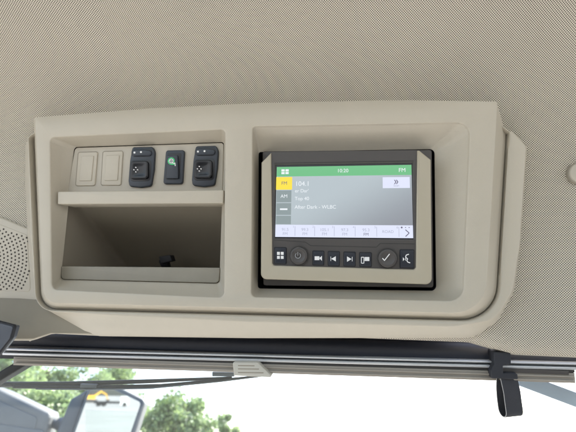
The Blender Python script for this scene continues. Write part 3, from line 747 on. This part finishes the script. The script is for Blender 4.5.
# ------------------------------------------------------------------ grey panel poking in at the left
gp = Root('side_display', L(-10, 340, .02), MLOC, 'corner of a grey panel with black rim poking in at the left edge', 'display')
gq = [(-60, 306), (14.6, 325.4), (11, 339), (-1, 355), (-40, 385)]
build('case', plate(gq, [2, 2.2, 6, 4, 4], .0165, .020, .001), M['gap'], gp)
build('front', plate([(-60, 308), (12.8, 326.8), (9.4, 338.5), (-2.6, 353.5), (-40, 382)], [2, 1.6, 6, 4, 4], .01, .0206, .0004), M['padgrey'], gp)
# windscreen pillar and glass
pl = tag(build('windscreen_pillar', strip(L(-60, 412, -.07), L(24, 361.5, -.07), 5.2 * PX, -.10, -.070, .003), M['blackrub'], frame=MLOC), 'black rubber covered pillar at the left end of the sunshade', 'pillar')
pt = tag(build('roof_post', strip(L(520, 379, -.14), L(640, 424, -.14), 8.0 * PX, -.17, -.14, .002), M['post'], frame=MLOC), 'speckled blue grey post slanting down outside the glass at the lower right', 'post')
gl = tag(build('windscreen', plate([(-500, 340), (1100, 340), (1100, 900), (-500, 900)], 0, -.113, -.110, .0002), M['glass'], frame=MLOC, smooth=0), 'clear windscreen pane below the sunshade with wiper behind it', 'windscreen')

# ------------------------------------------------------------------ wiper outside
WW = -.145
wp = Root('windscreen_wiper', L(120, 384, WW), MLOC, 'black windscreen wiper lying across the top of the glass', 'wiper')
def wst(name, pts, radpx, m='blackrub'):
    return build(name, tube([L(x, y, w_) for x, y, w_ in pts], [r_ * PX * 1.6 for r_ in radpx] if isinstance(radpx, list) else radpx * PX * 1.6, 10), M[m], wp)
wst('wiper_arm', [(-60, 377, WW), (0, 384.5, WW), (60, 384.0, WW), (150, 381.2, WW), (232, 377.6, WW)], [2.6, 2.4, 2.0, 1.7, .9])
wst('blade', [(14, 386.6, WW + .004), (90, 387.4, WW + .004), (160, 386.0, WW + .004), (220, 380.5, WW + .004), (262, 375.8, WW + .004)], [1.5, 1.7, 1.6, 1.3, .8])
wst('blade_strip', [(36, 389.0, WW + .008), (90, 389.4, WW + .008), (150, 388.3, WW + .008), (184, 385, WW + .008)], .6, 'darkgrey')
build('clip', strip(L(212, 374.4, WW + .006), L(234, 374.6, WW + .006), 2.6 * PX, WW - .004, WW + .006, .0006), M['darkgrey'], wp)
build('clip', strip(L(80, 386, WW + .008), L(96, 386.4, WW + .008), 2.4 * PX, WW - .004, WW + .008, .0006), M['darkgrey'], wp)

# ------------------------------------------------------------------ outside: housing and mirror
def plane_frame(px, py, dist, normal):
    """frame with origin on the view ray at dist, z = normal"""
    z = normal.normalized(); x = Vector((0, 0, 1)).cross(z).normalized(); y = z.cross(x)
    m = Matrix((x, y, z)).transposed().to_4x4(); m.translation = Wp(px, py, dist); return m
def on(fr, px, py, d=0.0):
    """2D point of frame fr where the pixel ray meets its plane (pushed d along z)"""
    o = fr.translation + fr.col[2].to_3d() * d; n = fr.col[2].to_3d(); r_ = wdir(px, py)
    t = (o - CAM).dot(n) / r_.dot(n); p = fr.inverted() @ (CAM + r_ * t); return p.to_2d()
MD = 2.6
view = wdir(112, 415); refl = Vector((-0.15, -1, -0.040)).normalized()
mf = plane_frame(112, 415, MD, refl - view)
mr_ = Root('side_mirror', (0, 0, 0), mf, 'rounded rectangular side mirror outside reflecting the gravel yard', 'mirror')
gm = [(90.5, 389), (113, 389.0), (141.0, 402.4), (124, 452), (68, 452)]
def mcorn(c, d, s=0): return ccw([on(mf, x, y, d) for x, y in c])
mk = MD / FPX
def mplate(c, rpx, d0, d1, bev): return plate2(mcorn(c, d1), rpx * mk, d0, d1, bev)
fo = [(88.6, 386.5), (118, 386.4), (145.8, 400.6), (128, 456), (64, 456)]
build('frame', mplate(fo, 5, -.09, .000, .010), M['grey'], mr_)
build('dark_rim', mplate([(89.4, 387.6), (116, 387.6), (143.6, 401.6), (126, 454), (66, 454)], 4, -.01, .0012, .001), M['darkgrey'], mr_)
build('glass', mplate(gm, 3, -.005, .0022, .0004), M['mirror'], mr_, smooth=0)
side = [(70, 399), (90, 387.5), (74, 436), (52, 440)]
build('side_shell', plate2(mcorn(side, -.02), .010, -.2, -.02, .02), M['darkgrey'], mr_)
hs = plane_frame(20, 410, 2.75, Vector((.25, -1, -.1)))
hr = Root('grey_housing', (0, 0, 0), hs, 'large grey plastic housing outside the glass at the lower left', 'housing')
hk = 2.75 / FPX
def hplate(c, rad_, d0, d1, bev): return plate2(ccw([on(hs, x, y, d1) for x, y in c]), [r_ * hk for r_ in rad_] if isinstance(rad_, list) else rad_ * hk, d0, d1, bev)
build('shell', hplate([(-60, 368), (0, 389.4), (49.5, 412.8), (50.4, 418), (42, 450), (-60, 470)], 3, -.2, 0, .02), M['grey'], hr)
build('panel', hplate([(-60, 384), (2, 402), (35.5, 416.5), (37, 419), (31, 450), (-60, 470)], 2.5, -.01, .0045, .003), M['grey'], hr)
build('lower_panel', hplate([(-60, 415), (30, 428.5), (44, 430.5), (40, 452), (-60, 470)], 2, -.01, .009, .003), M['grey'], hr)
arm = Root('mirror_arm', Wp(56, 424, 2.4), None, 'short dark tube joining the grey housing to the side mirror', 'mirror arm')
build('tube', tube([Wp(40, 421, 2.8), Wp(50, 422.5, 2.8), Wp(58, 425, 2.78), Wp(72, 428, 2.72)], .022, 16), M['darkgrey'], arm)
build('joint', tube([Wp(60, 424, 2.79), Wp(66, 426, 2.75)], .033, 16), M['darkgrey'], arm)

# ------------------------------------------------------------------ trees
def crown_mesh(seed, rx, rz, n, clumps, leaf=.24):
    r_ = random.Random(seed); V, F = [], []
    cl = []
    for _ in range(clumps):
        while True:
            p = Vector((r_.uniform(-1, 1), r_.uniform(-1, 1), r_.uniform(-1, 1)))
            if .25 < p.length < 1: break
        if p.z < 0: p.x *= .9; p.y *= .9
        cl.append((Vector((p.x * rx * (1 - .25 * max(p.z, 0)), p.y * rx * (1 - .25 * max(p.z, 0)), p.z * rz)), r_.uniform(.16, .32) * rx))
    for _ in range(n):
        c_, rr = r_.choice(cl)
        d = Vector((r_.gauss(0, 1), r_.gauss(0, 1), r_.gauss(0, .8))); d = d.normalized() * rr * (r_.random() ** .45)
        p = c_ + d; s_ = leaf * r_.uniform(.6, 1.3)
        a = Vector((r_.gauss(0, 1), r_.gauss(0, 1), r_.gauss(0, .6))).normalized(); b_ = a.cross(Vector((r_.gauss(0, 1), r_.gauss(0, 1), r_.gauss(0, 1)))).normalized()
        i = len(V); V += [p - a * s_ * .5, p + b_ * s_ * .32, p + a * s_ * .5, p - b_ * s_ * .32]; F.append((i, i + 1, i + 2, i + 3))
    return V, F
def trunk_mesh(seed, h, rx):
    r_ = random.Random(seed); parts = [tube([Vector((0, 0, 0)), Vector((.1, .05, h * .3)), Vector((.05, -.1, h * .55)), Vector((.15, 0, h * .85))], [.28, .2, .14, .04], 10)]
    for k in range(9):
        z = h * r_.uniform(.3, .7); a = r_.uniform(0, 6.28); l = rx * r_.uniform(.5, .85)
        parts.append(tube([Vector((.08, 0, z)), Vector((math.cos(a) * l * .5, math.sin(a) * l * .5, z + l * .4)), Vector((math.cos(a) * l, math.sin(a) * l, z + l * .7))], [.1, .06, .02], 7))
    return merge(*parts)
def tree(px, py_top, dist, rx, label, seed, n=16000, clumps=60):
    d = wdir(px, py_top); k = dist / math.hypot(d.x, d.y); top = CAM + d * k
    h = top.z; g = Vector((top.x, top.y, 0))
    rz = h * .42
    t = Root('broadleaf_tree', g, None, label, 'tree', 'trees beyond the windscreen')
    build('trunk', ([v + g for v in trunk_mesh(seed, h, rx)[0]], trunk_mesh(seed, h, rx)[1]), M['bark'], t)
    V, F = crown_mesh(seed, rx, rz, n, clumps)
    build('crown', ([v + g + Vector((0, 0, h - rz * .97)) for v in V], F), M['leaf'], t, smooth=0)
tree(-30, 352, 30, 3.6, 'leafy tree at the far left above the grey housing', 1)
tree(25, 356, 27, 3.2, 'leafy tree above the grey housing, second from the left', 2)
tree(72, 358, 29, 3.2, 'leafy tree rising behind the left side of the mirror', 3)
tree(122, 364, 33, 2.6, 'leafy tree above the right corner of the mirror', 4, 11000)
tree(52, 385, 22, 2.2, 'low leafy tree between the housing and the mirror', 5, 9000)
tree(184, 387, 30, 2.4, 'lone round pale green tree to the right of the mirror', 6, 12000)
tree(226, 417, 36, 1.7, 'smallest tree, low at the right end of the row', 7, 8000)

# ------------------------------------------------------------------ yard seen in the mirror
def boxw(x0, y0, z0, x1, y1, z1):
    V = [Vector((x, y, z)) for x in (x0, x1) for y in (y0, y1) for z in (z0, z1)]
    return V, [(0, 1, 3, 2), (4, 6, 7, 5), (0, 4, 5, 1), (2, 3, 7, 6), (0, 2, 6, 4), (1, 5, 7, 3)]
def wheel(x, y, r_, wd):
    return tube([Vector((x, y - wd / 2, r_)), Vector((x, y + wd / 2, r_))], r_, 18)
MP = mf.translation
def yard(az_off, dist):
    """point on the ground along the mirrored ray"""
    d = Matrix.Rotation(R(az_off), 3, 'Z') @ Vector((refl.x, refl.y, 0)).normalized(); p = MP + d * dist; return Vector((p.x, p.y, 0)), math.atan2(d.y, d.x)
def local_frame(p, ang): m = Matrix.Rotation(ang, 4, 'Z'); m.translation = p; return m
p, an = yard(-.3, 120)
tf = local_frame(p, an + R(95))
tk = Root('flatbed_truck', (0, 0, 0), tf, 'white flatbed truck parked in the yard, seen in the side mirror', 'truck')
build('cab', plate2([Vector((2.2, .3)), Vector((4.1, .3)), Vector((4.1, 1.5)), Vector((3.4, 2.3)), Vector((2.2, 2.3))], .15, -1.0, 1.0, .1), M['vwhite'], tk).rotation_euler = (R(90), 0, 0)
build('bed', boxw(-4, -1.1, .95, 2.1, 1.1, 1.12), M['vdark'], tk, smooth=0)
build('chassis', boxw(-3.9, -.4, .6, 2.3, .4, .94), M['vdark'], tk, smooth=0)
for x in (3.2, -1.6, -2.8):
    for y in (-1, 1): build('wheel', wheel(x, y, .48, .3), M['blackrub'], tk)
p, an = yard(-2.6, 165)
ef = local_frame(p, an + R(70))
ex = Root('excavator', (0, 0, 0), ef, 'yellow excavator with its boom lowered, seen in the side mirror', 'excavator')
build('body', boxw(-1.6, -1.2, 1.1, 1.2, 1.2, 2.2), M['vyellow'], ex, smooth=0)
build('cab', boxw(-.1, -1.15, 2.21, 1.1, 0, 3.0), M['vdark'], ex, smooth=0)
build('boom', merge(tube([Vector((1.0, .3, 1.9)), Vector((3.0, .3, 3.4)), Vector((4.8, .3, 2.6))], [.3, .3, .2], 8), tube([Vector((4.8, .3, 2.7)), Vector((5.8, .3, .8))], [.2, .14], 8)), M['vyellow'], ex)
build('bucket', boxw(5.3, -.2, .2, 6.2, .8, .95), M['vdark'], ex, smooth=0)
for y in (-1.0, 1.0): build('track', plate2([Vector((-2, .02)), Vector((2, .02)), Vector((2, .95)), Vector((-2, .95))], .4, y - .28, y + .28, .03), M['vdark'], ex).rotation_euler = (R(90), 0, 0)
